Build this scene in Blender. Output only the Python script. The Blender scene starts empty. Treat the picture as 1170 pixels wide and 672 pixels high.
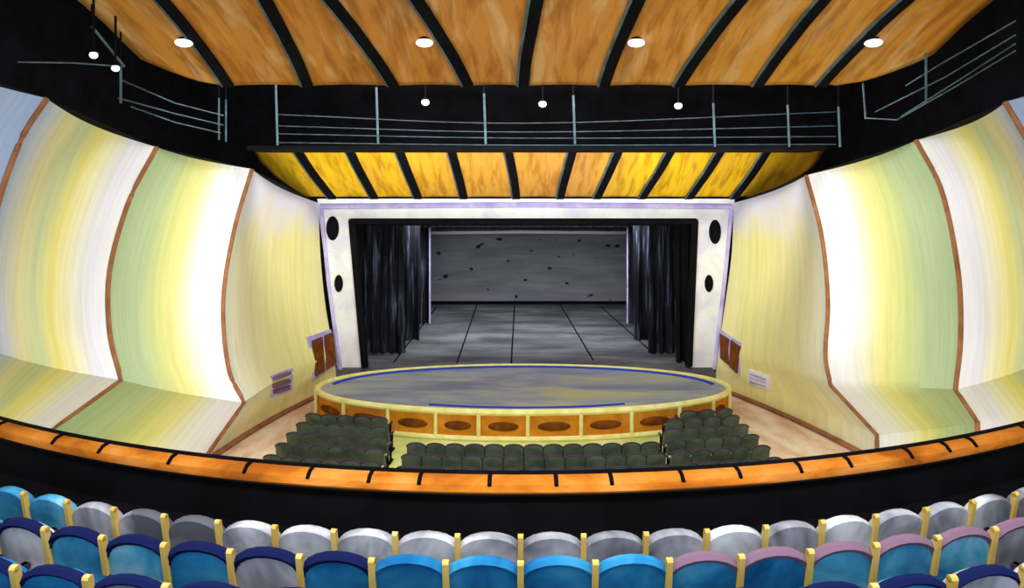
import bpy, math, random
from mathutils import Vector, Matrix
random.seed(4)
F=700.0; CX=595.0; HY=230.0; CZ=8.6
def U(px,py,Y): return Vector(((px-CX)/F*Y, Y, CZ-(py-HY)/F*Y))
def XW(px,Y): return (px-CX)/F*Y
def ZW(py,Y): return CZ-(py-HY)/F*Y
def lin(c):
    o=[]
    for v in c:
        v/=255.0
        o.append(v/12.92 if v<=0.04045 else ((v+0.055)/1.055)**2.4)
    return (o[0],o[1],o[2],1)
# ---------------------------------------------------------------- materials
def base(name):
    m=bpy.data.materials.new(name); m.use_nodes=True
    nt=m.node_tree; b=nt.nodes['Principled BSDF']
    b.inputs['Roughness'].default_value=0.9
    b.inputs['Specular IOR Level'].default_value=0.08
    return m,nt,b
def ramp(nt,stops):
    r=nt.nodes.new('ShaderNodeValToRGB'); e=r.color_ramp.elements
    e[0].position=stops[0][0]; e[0].color=lin(stops[0][1])
    e[1].position=stops[-1][0]; e[1].color=lin(stops[-1][1])
    for p,c in stops[1:-1]:
        x=e.new(p); x.color=lin(c)
    return r
def noise(nt,scale,stretch,coord='Object',detail=4,rough=.6,dist=0.0):
    tc=nt.nodes.new('ShaderNodeTexCoord'); mp=nt.nodes.new('ShaderNodeMapping')
    mp.inputs['Scale'].default_value=stretch
    n=nt.nodes.new('ShaderNodeTexNoise'); n.inputs['Scale'].default_value=scale
    n.inputs['Detail'].default_value=detail; n.inputs['Roughness'].default_value=rough
    n.inputs['Distortion'].default_value=dist
    nt.links.new(tc.outputs[coord],mp.inputs[0]); nt.links.new(mp.outputs[0],n.inputs[0])
    return n
def bump(nt,b,src,st=0.25,d=0.03):
    bp=nt.nodes.new('ShaderNodeBump'); bp.inputs['Strength'].default_value=st; bp.inputs['Distance'].default_value=d
    nt.links.new(src,bp.inputs['Height']); nt.links.new(bp.outputs[0],b.inputs['Normal'])
def paint(name,cols,scale=1.5,stretch=(1,1,1),dist=0.4,st=0.2,lo=.36,hi=.64):
    m,nt,b=base(name)
    n=noise(nt,scale,stretch,dist=dist)
    k=len(cols)
    if k==1: cols=[cols[0],cols[0]]; k=2
    r=ramp(nt,[(lo+(hi-lo)*i/(k-1),c) for i,c in enumerate(cols)])
    nt.links.new(n.outputs[0],r.inputs[0]); nt.links.new(r.outputs[0],b.inputs['Base Color'])
    bump(nt,b,n.outputs[0],st)
    return m
def wall_wash_paint(name,stops,topcol=None,amt=0.16):  # wall-wash light is put into the colour bands across each panel
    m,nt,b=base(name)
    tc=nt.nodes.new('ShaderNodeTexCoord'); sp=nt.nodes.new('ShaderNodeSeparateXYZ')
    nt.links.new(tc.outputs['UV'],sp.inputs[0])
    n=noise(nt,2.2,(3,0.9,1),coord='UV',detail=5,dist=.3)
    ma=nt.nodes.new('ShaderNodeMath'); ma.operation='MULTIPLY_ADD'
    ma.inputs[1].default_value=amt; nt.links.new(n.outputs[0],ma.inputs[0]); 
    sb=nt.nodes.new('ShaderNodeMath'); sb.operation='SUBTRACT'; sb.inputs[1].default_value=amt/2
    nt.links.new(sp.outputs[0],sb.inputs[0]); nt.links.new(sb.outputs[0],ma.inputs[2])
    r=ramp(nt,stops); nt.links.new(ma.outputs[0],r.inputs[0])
    n2=noise(nt,3,(9,1.0,1),coord='UV',detail=3)
    r2=ramp(nt,[(.3,(240,240,240)),(.65,(255,255,255))]); nt.links.new(n2.outputs[0],r2.inputs[0])
    mx=nt.nodes.new('ShaderNodeMixRGB'); mx.blend_type='MULTIPLY'; mx.inputs[0].default_value=1
    nt.links.new(r.outputs[0],mx.inputs[1]); nt.links.new(r2.outputs[0],mx.inputs[2])
    out=mx.outputs[0]
    if topcol:
        n3=noise(nt,3,(1.5,1.5,1),coord='UV')
        a=nt.nodes.new('ShaderNodeMath'); a.operation='MULTIPLY_ADD'; a.inputs[1].default_value=.35
        nt.links.new(n3.outputs[0],a.inputs[0]); nt.links.new(sp.outputs[1],a.inputs[2])
        rr=nt.nodes.new('ShaderNodeValToRGB'); rr.color_ramp.elements[0].position=.2; rr.color_ramp.elements[0].color=(1,1,1,1)
        rr.color_ramp.elements[1].position=.36; rr.color_ramp.elements[1].color=(0,0,0,1)
        nt.links.new(a.outputs[0],rr.inputs[0])
        m2=nt.nodes.new('ShaderNodeMixRGB'); nt.links.new(rr.outputs[0],m2.inputs[0])
        nt.links.new(out,m2.inputs[1]); m2.inputs[2].default_value=lin(topcol); out=m2.outputs[0]
    nt.links.new(out,b.inputs['Base Color'])
    n4=noise(nt,4,(1,1,1)); bump(nt,b,n4.outputs[0],.25,.05)
    return m
BLACK=paint('black_paint',[(8,8,10),(16,16,20)],1.2)
def woodx(name,stops,hl,amt=.65):
    m,nt,b=base(name)
    tc=nt.nodes.new('ShaderNodeTexCoord'); sp=nt.nodes.new('ShaderNodeSeparateXYZ')
    nt.links.new(tc.outputs['Object'],sp.inputs[0])
    mr=nt.nodes.new('ShaderNodeMapRange'); mr.inputs[1].default_value=-10; mr.inputs[2].default_value=11
    nt.links.new(sp.outputs[0],mr.inputs[0])
    r=ramp(nt,stops); nt.links.new(mr.outputs[0],r.inputs[0])
    n=noise(nt,.7,(2.6,.45,.45),dist=.9,detail=2)
    r2=nt.nodes.new('ShaderNodeValToRGB'); r2.color_ramp.elements[0].position=.50; r2.color_ramp.elements[1].position=.66
    r2.color_ramp.elements[1].color=(amt,amt,amt,1)
    nt.links.new(n.outputs[0],r2.inputs[0])
    mx=nt.nodes.new('ShaderNodeMixRGB'); nt.links.new(r2.outputs[0],mx.inputs[0]); nt.links.new(r.outputs[0],mx.inputs[1]); mx.inputs[2].default_value=lin(hl)
    n3=noise(nt,1.2,(3,.5,.5),dist=.4,detail=3); r3=ramp(nt,[(.35,(212,202,190)),(.55,(255,255,255))]); nt.links.new(n3.outputs[0],r3.inputs[0])
    m3=nt.nodes.new('ShaderNodeMixRGB'); m3.blend_type='MULTIPLY'; m3.inputs[0].default_value=1
    nt.links.new(mx.outputs[0],m3.inputs[1]); nt.links.new(r3.outputs[0],m3.inputs[2])
    nt.links.new(m3.outputs[0],b.inputs['Base Color']); bump(nt,b,n.outputs[0],.15)
    return m
WOOD1=woodx('canopy_wood',[(0,(218,150,64)),(.3,(200,132,60)),(.5,(208,140,70)),(.75,(224,154,64)),(1,(212,138,50))],(224,184,130),.6)
WOOD2=woodx('reflector_wood',[(0,(248,200,40)),(.2,(240,188,32)),(.35,(220,162,58)),(.6,(206,148,74)),(.72,(244,196,36)),(.9,(240,190,30)),(1,(230,170,32))],(214,154,66),.5)
ORANGE=paint('orange_wood',[(168,92,26),(212,126,38),(228,150,70)],1.0,(1,1,3))
PANORANGE=paint('fascia_wood',[(196,118,30),(222,146,44)],1.5)
BROWN=paint('brown_trim',[(134,88,56),(164,112,76)],2)
DOORB=paint('door_brown',[(100,56,40),(122,70,50)],2)
OVAL=paint('oval_brown',[(92,50,14),(130,74,22)],2)
YEL=paint('yellow_trim',[(228,216,124),(244,236,164)],2)
STEEL=paint('bluegrey_steel',[(66,84,92),(96,116,122)],2)
STEELD=paint('dark_steel',[(48,58,66),(70,84,92)],2)
LAV=paint('lavender_paint',[(166,154,212),(198,190,230)],1.2)
PROS=paint('proscenium_paint',[(206,206,220),(224,224,222),(232,232,234)],.7)
CURT=paint('curtain_velvet',[(14,14,18),(30,32,40),(96,100,122)],1.1,(5,3,.35),lo=.36,hi=.74)
BLKCURT=paint('black_masking',[(8,8,10),(16,16,19)],1.3)
STGF=paint('stage_floor_grey',[(70,72,80),(94,96,104),(120,124,130)],.3,(.7,2.2,1))
STGLINE=paint('stage_seam',[(16,16,20)],1)
LIFT=paint('pit_lift_surface',[(130,138,164),(158,164,178),(188,188,150)],.35,(.6,2,1))
BLUE=paint('blue_line',[(44,72,176)],1)
FLOOR=paint('house_floor_paint',[(186,194,114),(206,210,130),(218,216,156)],.6)
AISLE=paint('aisle_carpet_paint',[(214,176,144),(230,202,172),(238,224,200)],1.0,(1,.5,1))
OSEAT=paint('orchestra_upholstery',[(76,86,74),(106,116,98)],1.5)
PLUM=paint('plum_piping',[(62,50,62)],1)
GREY=paint('grey_upholstery',[(92,94,104),(160,162,172),(222,224,232)],1.0,(1,1,.6),lo=.38,hi=.62)
LBLUE=paint('lightblue_upholstery',[(44,120,168),(76,162,200),(136,194,222)],1.3)
BLUE2=paint('blue_upholstery',[(16,76,134),(38,126,178),(80,160,198)],1.0)
NAVY=paint('navy_piping',[(18,26,72)],1)
MAUVE=paint('mauve_piping',[(126,98,118)],1)
TAN=paint('armrest_maple',[(210,174,84),(228,194,112)],2)
WHITE=paint('white_paint',[(236,236,240)],1)
def emis(name,s):
    m,nt,b=base(name); b.inputs['Base Color'].default_value=(1,1,1,1)
    b.inputs['Emission Color'].default_value=(1,.98,.96,1); b.inputs['Emission Strength'].default_value=s
    return m
LAMP=emis('lamp_glow',1.3)
def masonry():
    m,nt,b=base('stage_masonry')
    n=noise(nt,.45,(.4,1,2.6),dist=.4); r=ramp(nt,[(.35,(108,110,120)),(.55,(126,128,137)),(.7,(140,142,150))]); nt.links.new(n.outputs[0],r.inputs[0])
    n2=noise(nt,.9,(1.4,1,2.0),detail=1); r2=ramp(nt,[(.71,(255,255,255)),(.74,(90,90,100))]); nt.links.new(n2.outputs[0],r2.inputs[0])
    mx=nt.nodes.new('ShaderNodeMixRGB'); mx.blend_type='MULTIPLY'; mx.inputs[0].default_value=1
    nt.links.new(r.outputs[0],mx.inputs[1]); nt.links.new(r2.outputs[0],mx.inputs[2]); nt.links.new(mx.outputs[0],b.inputs['Base Color'])
    return m
MAS=masonry()
WP1=wall_wash_paint('painted_wash_yellow',[(0,(214,216,206)),(.1,(232,228,192)),(.4,(240,232,166)),(.75,(246,238,158)),(1,(240,234,170))],(226,224,240))  # panel ramps: wall colour with the wall-wash light painted in
WP2=wall_wash_paint('painted_wash_green',[(0,(172,192,150)),(.3,(186,202,156)),(.48,(212,216,140)),(.62,(236,228,152)),(.74,(238,238,216)),(.88,(242,242,248)),(1,(244,242,248))])
WP3=wall_wash_paint('painted_wash_cream',[(0,(184,202,242)),(.12,(214,222,236)),(.28,(236,228,176)),(.45,(206,216,168)),(.58,(238,226,138)),(.72,(240,236,204)),(.86,(232,230,244)),(1,(244,244,250))])
WP4=wall_wash_paint('painted_wash_blue',[(0,(220,226,240)),(.6,(190,206,240)),(1,(170,192,240))])
# ---------------------------------------------------------------- mesh builder
class MB:
    def __init__(s): s.v=[];s.f=[];s.m=[];s.mats=[];s.uv={}
    def mi(s,mat):
        if mat not in s.mats: s.mats.append(mat)
        return s.mats.index(mat)
    def add(s,vs,fs,mat,M=None):
        o=len(s.v)
        for p in vs:
            p=Vector(p); s.v.append(M@p if M else p)
        k=s.mi(mat)
        for f in fs: s.f.append([i+o for i in f]); s.m.append(k)
    def box(s,c,d,mat,M=None,R=None):
        vs=[]
        for sx in(-1,1):
            for sy in(-1,1):
                for sz in(-1,1):
                    p=Vector((sx*d[0]/2,sy*d[1]/2,sz*d[2]/2))
                    if R: p=R@p
                    vs.append(p+Vector(c))
        s.add(vs,[(0,1,3,2),(4,6,7,5),(0,4,5,1),(2,3,7,6),(0,2,6,4),(1,5,7,3)],mat,M)
    def tube(s,pts,r,mat,n=8,closed=False,M=None):
        pts=[Vector(p) for p in pts]; N=len(pts); vs=[]
        for i,p in enumerate(pts):
            if closed: t=pts[(i+1)%N]-pts[i-1]
            else: t=pts[min(i+1,N-1)]-pts[max(i-1,0)]
            t.normalize()
            up=Vector((0,0,1)) if abs(t.z)<.9 else Vector((0,1,0))
            a=t.cross(up).normalized(); b=a.cross(t)
            for k in range(n):
                an=2*math.pi*k/n; vs.append(p+a*math.cos(an)*r+b*math.sin(an)*r)
        fs=[]
        for i in range(N if closed else N-1):
            for k in range(n):
                j=(i+1)%N; fs.append((i*n+k,i*n+(k+1)%n,j*n+(k+1)%n,j*n+k))
        if not closed:
            fs.append(tuple(range(n))[::-1]); fs.append(tuple((N-1)*n+k for k in range(n)))
        s.add(vs,fs,mat,M)
    def grid(s,rows,mat,M=None,uv=False):
        o=len(s.v); R=len(rows);C=len(rows[0]); fs=[]
        for i in range(R-1):
            for j in range(C-1): fs.append((i*C+j,i*C+j+1,(i+1)*C+j+1,(i+1)*C+j))
        s.add([p for r in rows for p in r],fs,mat,M)
        if uv:
            for i in range(R):
                for j in range(C): s.uv[o+i*C+j]=(i/(R-1),j/(C-1))
    def prism(s,poly,vec,mat,M=None):
        n=len(poly); vec=Vector(vec)
        vs=[Vector(p) for p in poly]+[Vector(p)+vec for p in poly]
        fs=[tuple(range(n)),tuple(range(2*n-1,n-1,-1))]+[(i,i+n,(i+1)%n+n,(i+1)%n) for i in range(n)]
        s.add(vs,fs,mat,M)
    def ell(s,c,r,mat,R=None,nu=14,nv=8):
        vs=[];fs=[]
        for i in range(nv+1):
            ph=math.pi*i/nv
            for j in range(nu):
                th=2*math.pi*j/nu
                p=Vector((r[0]*math.sin(ph)*math.cos(th),r[1]*math.sin(ph)*math.sin(th),r[2]*math.cos(ph)))
                if R: p=R@p
                vs.append(p+Vector(c))
        for i in range(nv):
            for j in range(nu): fs.append((i*nu+j,i*nu+(j+1)%nu,(i+1)*nu+(j+1)%nu,(i+1)*nu+j))
        s.add(vs,fs,mat)
    def obj(s,name,parent=None,smooth=False,solid=None):
        me=bpy.data.meshes.new(name); me.from_pydata([tuple(p) for p in s.v],[],s.f)
        for m in s.mats: me.materials.append(m)
        for i,p in enumerate(me.polygons): p.material_index=s.m[i]; p.use_smooth=smooth
        if s.uv:
            ul=me.uv_layers.new(name='UVMap')
            for l in me.loops: ul.data[l.index].uv=s.uv.get(l.vertex_index,(0,0))
        me.update()
        o=bpy.data.objects.new(name,me); bpy.context.scene.collection.objects.link(o)
        if parent: o.parent=parent
        if solid:
            md=o.modifiers.new('solid','SOLIDIFY'); md.thickness=solid; md.offset=0
        if smooth:
            try: me.set_sharp_from_angle(angle=math.radians(40))
            except Exception: pass
        return o
def empty(name):
    o=bpy.data.objects.new(name,None); bpy.context.scene.collection.objects.link(o); return o
def cr(P,n):
    out=[]; Q=[P[0]*2-P[1]]+list(P)+[P[-1]*2-P[-2]]
    S=len(P)-1
    for k in range(n+1):
        t=k/n*S; i=min(int(t),S-1); u=t-i
        a,b,c,d=Q[i],Q[i+1],Q[i+2],Q[i+3]
        out.append(0.5*((2*b)+(c-a)*u+(2*a-5*b+4*c-d)*u*u+(3*b-a-3*c+d)*u**3))
    return out
def lerpseg(a,b,n): return [a.lerp(b,i/n) for i in range(1,n+1)]
# ---------------------------------------------------------------- side walls
def profile(px,Y):
    P=[U(x,y,Y) for x,y in px]
    main=cr(P[:-1],22)
    kick=lerpseg(P[-2],P[-1],5)
    end=P[-1].copy(); fl=Vector((end.x,Y,0))
    return main+kick+lerpseg(end,fl,5)
LP=[profile([(364,232),(366,290),(372,350),(382,405),(384,430)],28),
    profile([(287,193),(266,265),(254,345),(260,420),(278,460),(234,522)],20),
    profile([(178,168),(146,230),(124,310),(124,380),(137,434),(56,492)],16),
    profile([(52,112),(22,160),(-6,240),(-18,320),(-12,400),(-110,510)],12),
    profile([(-160,40),(-230,120),(-280,240),(-290,350),(-280,420),(-420,560)],8)]
RP=[profile([(838,232),(836,290),(828,350),(820,400),(818,425)],28),
    profile([(922,200),(940,270),(947,345),(944,405),(950,440),(1003,497)],20),
    profile([(1048,160),(1078,220),(1096,310),(1099,385),(1093,445),(1118,482)],16),
    profile([(1150,116),(1180,170),(1205,240),(1218,320),(1210,400),(1290,500)],12),
    profile([(1340,40),(1420,120),(1470,240),(1480,350),(1470,420),(1600,560)],8)]
def surf(Pn,Pf,sgn,u,v,bul=.32):
    n=len(Pn)-1; t=v*n; i=min(int(t),n-1); w=t-i
    a=Pn[i].lerp(Pn[i+1],w); b=Pf[i].lerp(Pf[i+1],w)
    p=a.lerp(b,u); p.x+=sgn*bul*math.sin(math.pi*u)
    return p
for name,PR,sg in(('wall_left',LP,-1),('wall_right',RP,1)):
    par=empty(name)
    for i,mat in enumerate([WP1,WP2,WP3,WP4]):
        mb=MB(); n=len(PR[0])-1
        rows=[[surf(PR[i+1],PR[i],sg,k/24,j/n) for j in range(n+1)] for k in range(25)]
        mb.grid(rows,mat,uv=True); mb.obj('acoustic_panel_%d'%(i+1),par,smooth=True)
    mb=MB()
    for i in(1,2,3,4):
        mb.tube([p-Vector((sg*.03,0,0)) for p in PR[i]],[.0,.07,.06,.05,.04][i],BROWN)
    mb.tube([surf(PR[1],PR[0],sg,k/10,1)+Vector((-sg*.05,0,.12)) for k in range(11)],.1,BROWN)
    mb.obj('edge_trim',par,smooth=True)
    mb=MB()
    tops=[p[0] for p in PR]
    mb.grid([[t,Vector((sg*15,t.y,t.z+.1))] for t in tops],BLACK)
    mb.grid([[Vector((sg*15,y,8)),Vector((sg*15,y,16))] for y in(-2,28.6)],BLACK)
    mb.obj('attic_side',par)
def near(PR,sg,px,py):
    best=None
    for iu in range(0,101):
        for iv in range(0,133):
            p=surf(PR[1],PR[0],sg,iu/100,iv/132)
            x=CX+p.x/p.y*F; y=HY+(CZ-p.z)/p.y*F
            d=(x-px)**2+(y-py)**2
            if best is None or d<best[0]: best=(d,p)
    return best[1]
def wallquad(mb,PR,sg,q,mat,th,off=0.0):
    c=[near(PR,sg,x,y) for x,y in q]
    nrm=(c[1]-c[0]).cross(c[3]-c[0]).normalized()
    if nrm.x*sg>0: nrm=-nrm
    c=[p+nrm*off-nrm*.15 for p in c]
    mb.prism(c,nrm*(th+.15),mat); return c,nrm
def bil(q,u,v):
    a=Vector(q[0]).lerp(Vector(q[1]),u); b=Vector(q[3]).lerp(Vector(q[2]),u); return tuple(a.lerp(b,v))
def door(PR,sg,q,nm):
    mb=MB(); wallquad(mb,PR,sg,q,LAV,.08)
    for u0,u1 in((.12,.5),(.58,.96)):
        wallquad(mb,PR,sg,[bil(q,u0,.1),bil(q,u1,.1),bil(q,u1,.97),bil(q,u0,.97)],DOORB,.14)
        um=(u0+u1)/2
        wallquad(mb,PR,sg,[bil(q,um-.08,.2),bil(q,um+.08,.2),bil(q,um+.08,.85),bil(q,um-.08,.85)],OVAL,.17)
    mb.obj(nm)
door(LP,-1,[(350,386),(381,375),(383,416),(355,434)],'door_1')
door(RP,1,[(823,376),(848,392),(846,428),(823,408)],'door_2')
def vent(PR,sg,q,mat,mat2,nm):
    mb=MB(); wallquad(mb,PR,sg,q,mat,.07)
    for k in range(3):
        a=.15+k*.27
        wallquad(mb,PR,sg,[bil(q,.12,a),bil(q,.88,a),bil(q,.88,a+.14),bil(q,.12,a+.14)],mat2,.12)
    mb.obj(nm)
vent(LP,-1,[(308,430),(333,421),(333,446),(308,454)],LAV,MAUVE,'wall_vent')
vent(RP,1,[(856,422),(880,430),(880,446),(856,438)],WHITE,LAV,'wall_vent')
# ---------------------------------------------------------------- floor & ceiling
mb=MB(); mb.box((0,13,-.1),(32,31,.2),FLOOR); mb.obj('floor')
mb=MB(); mb.box((0,13.3,16.1),(30.4,31,.2),BLACK); mb.obj('ceiling')
mb=MB()
for sg,PR in((-1,LP),(1,RP)):
    rows=[]
    for k in range(12):
        u=k/11; p=surf(PR[1],PR[0],sg,u,1)
        inner=(sg*7.9)*(1-u)+sg*7.6*u
        rows.append([Vector((p.x-sg*.06,p.y,.03)),Vector((inner,p.y,.03))])
    mb.grid(rows,AISLE)
    mb.grid([[Vector((sg*10.2,y,.028)),Vector((sg*7.9,y,.028))] for y in(6,20)],AISLE)
mb.obj('aisle_carpet')
# ---------------------------------------------------------------- proscenium
YP=28
pr=empty('proscenium_arch')
mb=MB()
def yprism(pts,Y,d,mat,m=None): (m or mb).prism([U(x,y,Y) for x,y in pts],(0,d,0),mat)
yprism([(362,224),(398,250),(414,421),(414,446),(386,446),(386,425)],YP,.5,PROS)
yprism([(840,224),(818,420),(818,446),(790,446),(790,419),(797,250)],YP,.5,PROS)
yprism([(362,224),(840,224),(797,250),(398,250)],YP,.5,PROS)
mb.tube([U(366,236,YP-.03),U(600,234,YP-.03),U(836,236,YP-.03)],.13,LAV)
mb.tube([U(367,236,YP-.03),U(375,320,YP-.03),U(389,422,YP-.03)],.09,LAV)
mb.tube([U(836,236,YP-.03),U(828,320,YP-.03),U(816,422,YP-.03)],.09,LAV)
mb.obj('frame',pr,smooth=True)
mb=MB()
for (x,y,a,b) in((380,261,.3,.56),(387,324,.2,.4),(817,265,.28,.56),(810,324,.2,.4)):
    mb.ell(U(x,y,YP-.02),(a,.12,b),BLACK)
mb.obj('speaker_port',pr,smooth=True)
mb=MB()
mb.tube([U(401,253,YP-.02),U(795,253,YP-.02)],.14,BLACK)
mb.tube([U(402,252,YP-.02),U(417,420,YP-.02)],.17,BLACK)
mb.tube([U(794,252,YP-.02),U(787,418,YP-.02)],.17,BLACK)
mb.obj('inner_reveal',pr,smooth=True)
mb=MB()
mb.box((0,YP+.3,12.55),(30,.5,7.3),BLACK)
mb.box((-12.1,YP+.3,4.6),(5.4,.5,9.2),BLACK); mb.box((12.4,YP+.3,4.6),(5.4,.5,9.2),BLACK)
mb.obj('wall_front')
SZ=1.0
mb=MB()
mb.box((0,YP+9.1,SZ/2),(22,18.2,SZ),STGF)
mb.obj('stage_floor')
mb=MB()
for a,b in(((545,348),(522,415)),((588,348),(584,417)),((640,348),(678,412)),((498,352),(450,414)),((686,350),(742,400))):
    Ya=min(7.6*F/(a[1]-HY),45.2); Yb=7.6*F/(b[1]-HY)
    mb.tube([Vector((XW(a[0],Ya),Ya,SZ-.01)),Vector((XW(b[0],Yb),Yb,SZ-.01))],.045,STGLINE)
mb.obj('stage_floor_seam')
mb=MB(); mb.box((0,45.4,4.6),(22,.3,9.2),MAS); mb.obj('stage_back_wall')
mb=MB(); mb.box((0,45.15,SZ+.12),(20,.12,.24),BLACK); mb.tube([U(490,266,44),U(600,265,44),U(720,266,44)],.12,WHITE)
for px in(500,600,710): mb.tube([U(px,266,44),Vector((XW(px,44),44,9.2))],.03,BLACK)
mb.obj('stage_batten')
mb=MB()
mb.box((-11.1,37,4.6),(.2,17,9.2),BLACK); mb.box((11.1,37,4.6),(.2,17,9.2),BLACK); mb.box((0,37,9.3),(22.4,17,.2),BLACK)
mb.obj('stage_house_wall')
def curtain(mb,x0,x1,Y,zt,zb,mat,amp=.16,wl=.42,n=None):
    n=n or int(abs(x1-x0)/.06)+2
    rows=[]
    for i in range(n):
        t=i/(n-1); x=x0+(x1-x0)*t
        col=[]
        for j in range(9):
            v=j/8; z=zt+(zb-zt)*v
            a=amp*(.6+.5*v)
            col.append(Vector((x+.03*math.sin(x*9+v*3),Y+a*math.sin(2*math.pi*x/wl+.5*math.sin(v*2.5)),z)))
        rows.append(col)
    mb.grid(rows,mat)
mb=MB()
curtain(mb,XW(398,29),XW(416,29),28.9,8.2,SZ+.02,BLKCURT)
curtain(mb,XW(412,30.5),XW(462,30.5),30.5,8.2,SZ+.02,CURT)
curtain(mb,XW(440,33.5),XW(480,33.5),33.5,8.4,SZ+.02,CURT,wl=.6)
curtain(mb,XW(470,38),XW(492,38),38,8.6,SZ+.02,CURT,wl=.6)
curtain(mb,XW(-0+380,38),XW(475,38),38.5,8.6,SZ+.02,BLKCURT,wl=.6)
mb.tube([Vector((XW(491,37.8),37.8,8.5)),Vector((XW(491,37.8),37.8,SZ+.05))],.06,LAV)
mb.obj('stage_curtain',smooth=True)
mb=MB()
curtain(mb,XW(772,29),XW(800,29),28.9,8.2,SZ+.02,BLKCURT)
curtain(mb,XW(742,30.5),XW(785,30.5),30.5,8.2,SZ+.02,CURT)
curtain(mb,XW(724,33.5),XW(752,33.5),33.5,8.4,SZ+.02,CURT,wl=.6)
curtain(mb,XW(716,38),XW(734,38),38,8.6,SZ+.02,CURT,wl=.6)
curtain(mb,XW(730,38),XW(820,38),38.5,8.6,SZ+.02,BLKCURT,wl=.6)
mb.tube([Vector((XW(717,37.8),37.8,8.5)),Vector((XW(717,37.8),37.8,SZ+.05))],.06,LAV)
mb.obj('stage_curtain',smooth=True)
mb=MB()
curtain(mb,XW(396,29),XW(800,29),29.2,8.6,ZW(258,29),BLKCURT,amp=.08)
curtain(mb,XW(396,36),XW(800,36),35.5,9.0,ZW(260,35.5),BLKCURT,amp=.08)
curtain(mb,XW(396,36),XW(800,36),42,9.1,ZW(261,42),BLKCURT,amp=.08)
mb.obj('stage_valance',smooth=True)
# ---------------------------------------------------------------- thrust apron / pit lift
A,B,YC=8.35,3.1,25.05
ap=empty('orchestra_pit_lift')
def el(t,s=1.0,z=0): return Vector((A*s*math.cos(t)+.1,YC+B*s*math.sin(t),z))
mb=MB(); N=96
ring=[el(2*math.pi*k/N,1,SZ+.02) for k in range(N)]
mb.add(ring,[tuple(range(N))],LIFT); mb.obj('deck',ap)
mb=MB(); rows=[]
for k in range(N+1):
    t=2*math.pi*k/N; rows.append([el(t,1,SZ+.02),el(t,1,0.0)])
mb.grid(rows,PANORANGE); mb.obj('fascia',ap,smooth=True)
mb=MB()
mb.tube(ring,.12,YEL,closed=True)
mb.tube([el(math.pi+math.pi*k/60,1.01,.08) for k in range(61)],.1,YEL)
xs=[-8.2,-6.75,-4.95,-3.15,-1.6,.15,2.05,3.9,5.75,7.2,8.1]
angs=[]
for x in xs:
    c=max(-1,min(1,x/A)); t=-math.acos(c); angs.append(t)
    mb.tube([el(t,1.01,0.0),el(t,1.01,SZ+.05)],.075,YEL)
mb.obj('rim_trim',ap,smooth=True)
mb=MB()
for a,b in zip(angs[:-1],angs[1:]):
    xm=(math.cos(a)+math.cos(b))/2; t=-math.acos(xm); c=el(t,1.0,.52)
    tang=Vector((-A*math.sin(t),B*math.cos(t),0)).normalized(); ang=math.atan2(tang.y,tang.x)
    wd=(el(a)-el(b)).length
    mb.ell(c,(wd*.32,.05,.17),OVAL,R=Matrix.Rotation(ang,3,'Z'))
mb.obj('fascia_medallion',ap,smooth=True)
mb=MB()
mb.tube([el(math.radians(5+170*k/60),.94,SZ+.03) for k in range(61)],.075,BLUE)
mb.tube([el(math.radians(-165+150*k/60),.84,SZ+.03) for k in range(18,44)],.05,BLUE)
mb.obj('deck_marking',ap,smooth=True)
# ---------------------------------------------------------------- seats
def arch(w,z0,z1,zt,n=10):
    pts=[(-w/2,z0),(w/2,z0)]
    for k in range(n+1):
        t=math.pi*k/n; pts.append((w/2*math.cos(t),z1+(zt-z1)*math.sin(t)))
    return pts
def seat(mb,M,w,mat,pipe,cush,arm=None,pr=.018,zt=.97,z1=.8,post=False):
    o=arch(w,.38,z1,zt); n=len(o)
    layers=[]
    for (y,s) in((-.08,.94),(-.06,.985),(-.02,1.0),(.02,.985),(.04,.93)):
        cz=.66
        layers.append([Vector((x*s,y-(z-.4)*.16,cz+(z-cz)*s)) for x,z in o])
    vs=[p for l in layers for p in l]; fs=[tuple(range(n))[::-1],tuple(4*n+k for k in range(n))]
    for i in range(4):
        for k in range(n): fs.append((i*n+k,i*n+(k+1)%n,(i+1)*n+(k+1)%n,(i+1)*n+k))
    mb.add(vs,fs,mat,M)
    if pipe: mb.tube([Vector((x*.98,-.05-(z-.4)*.16,z)) for x,z in o[2:]],pr,pipe,n=6,M=M)
    vs=[];fs=[]
    for (z,s) in((.36,.9),(.39,1),(.45,1),(.49,.88)):
        for k in range(12):
            t=2*math.pi*k/12; cx=abs(math.cos(t))**.5*math.copysign(1,math.cos(t)); cy=abs(math.sin(t))**.5*math.copysign(1,math.sin(t))
            vs.append((cx*w*.44*s,.24+cy*.24*s,z))
    fs=[tuple(range(12))[::-1],tuple(36+k for k in range(12))]
    for i in range(3):
        for k in range(12): fs.append((i*12+k,i*12+(k+1)%12,(i+1)*12+(k+1)%12,(i+1)*12+k))
    mb.add(vs,fs,cush,M)
    for sx in(-1,1):
        mb.box((sx*w*.5,.2,.3),(.05,.1,.6),BLACK,M)
        mb.box((sx*w*.5,.2,.6),(.06,.36,.05),PLUM,M)
        mb.box((sx*w*.5,.2,.02),(.08,.4,.04),BLACK,M)
    if post:
        R=Matrix.Rotation(math.radians(9),3,'X')
        mb.box((w*.49,-.15,.81),(.05,.05,.34),arm,M,R)
        mb.tube([Vector((w*.49-.025,-.175,.975)),Vector((w*.49+.025,-.175,.975))],.026,arm,n=8,M=M)
def row(mb,Yc,k,x0,x1,z,sp,**kw):
    n=max(1,int(round((x1-x0)/sp)))
    for i in range(n+1):
        x=x0+(x1-x0)*i/n
        y=Yc+k*x*x; ang=math.atan(2*k*x)
        M=Matrix.Translation((x,y,z))@Matrix.Rotation(ang,4,'Z')
        yield x,M
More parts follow.
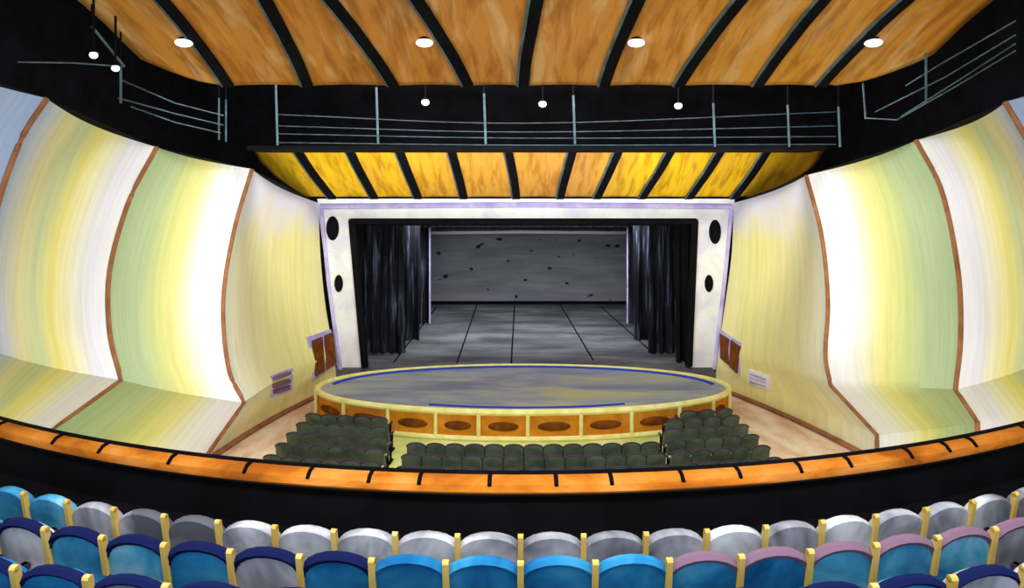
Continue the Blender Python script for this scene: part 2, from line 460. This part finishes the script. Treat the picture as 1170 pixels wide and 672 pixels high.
def obl(specs,nm):
    mb=MB()
    for Y,x0,x1,k in specs:
        for x,M in row(mb,Y,k,x0,x1,0.03,.6):
            seat(mb,M,.61,OSEAT,PLUM,OSEAT,pr=.032,zt=.93,z1=.8)
    mb.obj(nm,smooth=True)
K=.012
obl([(Y,-7.45,l,K) for Y,l in((21.5,-5.0),(20.6,-4.75),(19.7,-4.6),(18.8,-4.5),(17.9,-4.4),(17.0,-4.3),(16.1,-4.3))],'orchestra_seating')
obl([(Y,-3.3,4.1,K) for Y in(19.35,18.5,17.65,16.8,15.95)],'orchestra_seating')
obl([(Y,l,7.5,K) for Y,l in((22.0,6.1),(21.3,5.4),(20.4,5.1),(19.5,5.0),(18.6,4.9),(17.7,4.9),(16.8,4.9))],'orchestra_seating')
def bal(nm,Yc,z,mats,pipe,x1=7.3,prr=.02,cush=BLUE2):
    mb=MB()
    for x,M in row(mb,Yc,.03,-x1,x1,z,.58):
        m=mats(x)
        seat(mb,M,.6,m,pipe(x),cush,arm=TAN,pr=prr,zt=.97,z1=.81,post=True)
    return mb.obj(nm,smooth=True)
def rowB(x):
    k=int((x+7.3)/.58+.5)
    if x<-1.0: return GREY if k%4==1 else (LBLUE if k%4==3 else BLUE2)
    if x>2.4: return GREY if k%5==0 else LBLUE
    return BLUE2
bal('balcony_seating',5.9,4.49,lambda x:LBLUE if x<-4.9 else GREY,lambda x:None)
bal('balcony_seating',5.0,4.77,rowB,lambda x:NAVY if x<-1.0 else (MAUVE if x>1.3 else BLUE2),prr=.045)
bal('balcony_seating',4.1,5.05,lambda x:GREY if -2.8<x<-1.6 or x>3 else BLUE2,lambda x:NAVY,prr=.04)
bal('balcony_seating',3.2,5.33,lambda x:BLUE2,lambda x:NAVY,prr=.03)
# ---------------------------------------------------------------- balcony structure
bs=empty('balcony')
def cv(x,Yc,k=.029): return Yc+k*x*x
XS=[-9.6+19.2*i/64 for i in range(65)]
def strip(mb,prof,mat):
    mb.grid([[Vector((x,cv(x,y),z)) for y,z in prof] for x in XS],mat)
mb=MB()
z=4.49
strip(mb,[(7.62,z+.0),(5.42,z),(5.42,z+.28),(4.52,z+.28),(4.52,z+.56),(3.62,z+.56),(3.62,z+.84),(1.5,z+.84),(1.5,z+.4),(7.62,z-.45),(7.62,z)],BLACK)
mb.obj('tier_floor',bs)
mb=MB()
strip(mb,[(7.5,z-.1),(7.5,5.04),(7.64,5.04),(7.72,z-.45)],BLACK)
mb.obj('parapet',bs)
mb=MB()
T=5.185
strip(mb,[(7.45,T-.16),(7.43,T-.12),(7.45,T-.04),(7.52,T),(7.66,T),(7.70,T-.04),(7.70,T-.16),(7.45,T-.16)],ORANGE)
mb.obj('handrail',bs,smooth=True)
mb=MB()
mb.tube([Vector((x,cv(x,7.68),T+.01)) for x in XS],.03,BLACK)
mb.tube([Vector((x,cv(x,7.45),T-.16)) for x in XS],.02,BLACK)
for px in(-8,57,110,190,277,350,420,478,559,636,700,782,848,918,975,1045,1088,1118,1180):
    x=0
    for _ in range(20): x=(px-CX)/F*cv(x,7.4)
    mb.tube([Vector((x,cv(x,7.68),T+.015)),Vector((x,cv(x,7.52),T+.01)),Vector((x,cv(x,7.435),T-.04))],.026,BLACK,n=6)
mb.obj('rail_bracket',bs,smooth=True)
# ---------------------------------------------------------------- ceiling canopies
def canopy(name,prof,gaps,xl,xr,mat,ribw,ribd,edge,vault):
    par=empty(name); n=len(prof)
    mb=MB()
    for i in range(len(gaps)+1):
        rows=[]
        for j,(Y,zz) in enumerate(prof):
            t=j/(n-1)
            a=xl(t) if i==0 else gaps[i-1](Y); b=xr(t) if i==len(gaps) else gaps[i](Y)
            r=[]
            for q in range(9):
                u=q/8; r.append(Vector((a+(b-a)*u,Y,zz+vault*math.sin(math.pi*u))))
            rows.append(r)
        mb.grid(rows,mat)
    mb.obj('wood_panel',par,smooth=True,solid=.05)
    mb=MB(); mh=MB()
    for g in gaps:
        L=[];Rr=[]
        for j,(Y,zz) in enumerate(prof):
            x=g(Y)
            L.append([Vector((x-ribw/2,Y-.05,zz+.12)),Vector((x-ribw/2,Y-.05,zz-ribd)),Vector((x+ribw/2,Y-.05,zz-ribd)),Vector((x+ribw/2,Y-.05,zz+.12))])
            Rr.append(Vector((x-ribw/2-.01,Y-.06,zz-ribd*.7)))
        mb.grid(L,BLACK); mb.add(L[0],[(0,1,2,3)],BLACK)
        mh.tube(Rr,ribw*.12,STEEL,n=6)  # highlight along each rib's left side, drawn as a blue-grey tube
    if edge:
        mb.tube([Vector((xl(0)+(xr(0)-xl(0))*k/20,prof[0][0]-.12,prof[0][1]+edge)) for k in range(21)],.07,BLACK)
        mb.tube([Vector((xl(0)+(xr(0)-xl(0))*k/20,prof[0][0]-.02,prof[0][1]-.02)) for k in range(21)],.05,BLACK)
    mb.obj('rib_beam',par); mh.obj('rib_highlight',par,smooth=True)
    return par
def gl(xt,xb,Yt,Yb,c):
    def f(Y):
        s=(Yb-Y)/(Yb-Yt); 
        return xb+(xt-xb)*s+(-c if xb<0 else c)*math.sin(math.pi*min(max(s,0),1))
    return f
pts=[Vector((15,11.45,0)),Vector((14.2,11.78,0)),Vector((13.4,12.1,0)),Vector((12.7,12.38,0)),Vector((11.4,12.75,0)),Vector((10,13.0,0))]
P1=[(p.x,p.y) for p in cr(pts,24)]
g1=[(212,262),(320,352),(402,450),(496,535),(608,598),(716,690),(822,775),(915,865),(1002,937)]
gaps=[gl(XW(a,12.9),XW(b,15),12.9,15,-.03) for a,b in g1]
def xl1(t): return -7.3-1.35*min(1,(t/.25))**.6-.1*t
def xr1(t): return 7.7+1.6*min(1,(t/.28))**.55
canopy('ceiling_canopy',P1,gaps,xl1,xr1,WOOD1,.27,.06,None,.03)
pts=[Vector((27,8.78,0)),Vector((26,9.25,0)),Vector((24.9,9.85,0)),Vector((23.7,10.7,0))]
P2=[(p.x,p.y) for p in cr(pts,18)]
g2=[(338,380),(398,428),(455,478),(515,530),(580,590),(655,640),(708,682),(768,733),(825,787),(878,838)]
gaps=[gl(XW(a,23.7),XW(b,27),23.7,27,-.06) for a,b in g2]
def xl2(t): return XW(352,27)-1.0*min(1,t/.8)**.7
def xr2(t): return XW(852,27)+1.9*min(1,t/.7)**.6
canopy('stage_reflector',P2,gaps,xl2,xr2,WOOD2,.34,.1,.3,.03)
# ---------------------------------------------------------------- catwalks
mb=MB()
YW=19
for ys in((131,141,128),(144,151,144),(153,158,156),(163,166,165)):
    a=[U(318,ys[0],YW),U(600,ys[1],YW),U(955,ys[2],YW)]
    mb.tube(cr(a,12),.018,STEELD,n=6)
for px,y0,y1 in((315,97,166),(430,100,165),(553,107,165),(655,109,165),(815,118,168),(900,120,168),(958,122,168)):
    mb.tube([U(px,y0,YW),U(px+2,y1,YW)],.036,STEEL,n=6)
    mb.tube([U(px,y0,YW),Vector((XW(px,YW),YW,15.98))],.03,BLACK,n=6)
mb.box((0.5,YW+.6,ZW(168,YW)-.02),(18,1.2,.12),BLACK)
mb.obj('lighting_catwalk',smooth=True)
def side(nm,lines,posts):
    mb=MB()
    for l in lines: mb.tube([U(*p) for p in l],.016,STEEL,n=6)
    for p,q in posts:
        mb.tube([U(*p),U(*q)],.026,STEEL,n=6)
        t=U(*p); mb.tube([t,Vector((t.x,t.y,15.98))],.02,BLACK,n=6)
    mb.obj(nm,smooth=True)
side('lighting_catwalk',[[(20,71,11.5),(85,72,12),(140,76,13)],[(140,92,13.2),(200,118,15.5),(255,132,18)],[(135,112,13.2),(200,130,15.5),(255,143,18)],[(150,122,13.5),(200,140,15.5),(252,152,18)]],
 [((105,30,12.2),(142,76,13)),((138,76,13.1),(138,118,13.1)),((250,112,18),(250,160,18)),((258,114,18.2),(258,162,18.2))])
side('lighting_catwalk',[[(988,135,17),(1025,137,16),(1090,100,13.5),(1160,58,11.5)],[(1000,128,16.5),(1080,88,13.5),(1160,40,11.5)],[(1035,98,15.2),(1070,76,13.5),(1160,24,11.5)],[(1030,133,16),(1095,92,13.5),(1160,50,11.5)]],
 [((986,95,17),(989,136,17)),((1058,62,13.8),(1058,118,13.8))])
# ---------------------------------------------------------------- lamps
def lamp(px,py,Y,rx,rz,nm,top):
    mb=MB(); c=U(px,py,Y)
    mb.ell(c,(rx,rx*.8,rz),LAMP)
    mb.ell(c+Vector((0,0,rz*.6)),(rx*.7,rx*.6,rz*.9),BLACK)
    mb.tube([c+Vector((0,0,rz)),Vector((c.x,c.y,top))],.025,BLACK,n=6)
    mb.obj(nm,smooth=True)
for px in(210,485,727,998): lamp(px,49,13.3,.19,.09,'canopy_downlight',12.2)
for px,py,Y in((107,63,12),(132,78,12.6)): lamp(px,py,Y,.08,.07,'catwalk_spotlight',15.98)
for px,py in((486,117),(620,119),(775,121)): lamp(px,py,18.6,.12,.1,'catwalk_spotlight',15.98)
# ---------------------------------------------------------------- lighting
w=bpy.data.worlds.new('house_ambient'); bpy.context.scene.world=w; w.use_nodes=True
w.node_tree.nodes['Background'].inputs[0].default_value=(1,1,1,1); w.node_tree.nodes['Background'].inputs[1].default_value=.9
def area(loc,tgt,sx,sy,e,spread=180):  # added area fills, no visible fixtures behind them
    L=bpy.data.lights.new('added_fill_light','AREA'); L.shape='RECTANGLE'; L.size=sx; L.size_y=sy; L.energy=e
    L.spread=math.radians(spread)
    o=bpy.data.objects.new('added_fill_light',L); bpy.context.scene.collection.objects.link(o)
    o.location=loc; d=Vector(tgt)-Vector(loc); o.rotation_euler=d.to_track_quat('-Z','Y').to_euler()
area((0,-3,9.5),(0,28,6),18,5,500)  # added frontal fill from behind the camera
area((0,17,15.5),(0,22,0),14,3,2500)  # added overhead fill, out of view above the frame
area((0,33,9.0),(0,43,2.5),14,4,2800)  # added stage fill, hidden behind the valance
area((0,12.2,2.6),(0,24.5,10.2),16,1.2,650,70)  # added upward fill for the reflector, unseen below the balcony rail
area((0,2.5,13.5),(0,6,4.8),14,2,800,110)  # added fill over the balcony seats, out of view
for sx in(-1,1):
    S=bpy.data.lights.new('added_side_fill','SUN'); S.energy=1.42; S.angle=math.radians(22)  # added suns through the open back to brighten the side walls
    so=bpy.data.objects.new('added_side_fill',S); bpy.context.scene.collection.objects.link(so)
    so.rotation_euler=Vector((sx*.66,.75,.03)).to_track_quat('-Z','Y').to_euler()
# ---------------------------------------------------------------- camera
cam=bpy.data.cameras.new('camera'); co=bpy.data.objects.new('camera',cam); bpy.context.scene.collection.objects.link(co)
co.location=(0,0,CZ); co.rotation_euler=(math.radians(90),0,0)
cam.sensor_fit='HORIZONTAL'; cam.sensor_width=36; cam.lens=F/1170*36
cam.shift_x=-(CX-585)/1170; cam.shift_y=-(336-HY)/1170
cam.clip_end=200
bpy.context.scene.camera=co
bpy.context.scene.view_settings.view_transform='Standard'
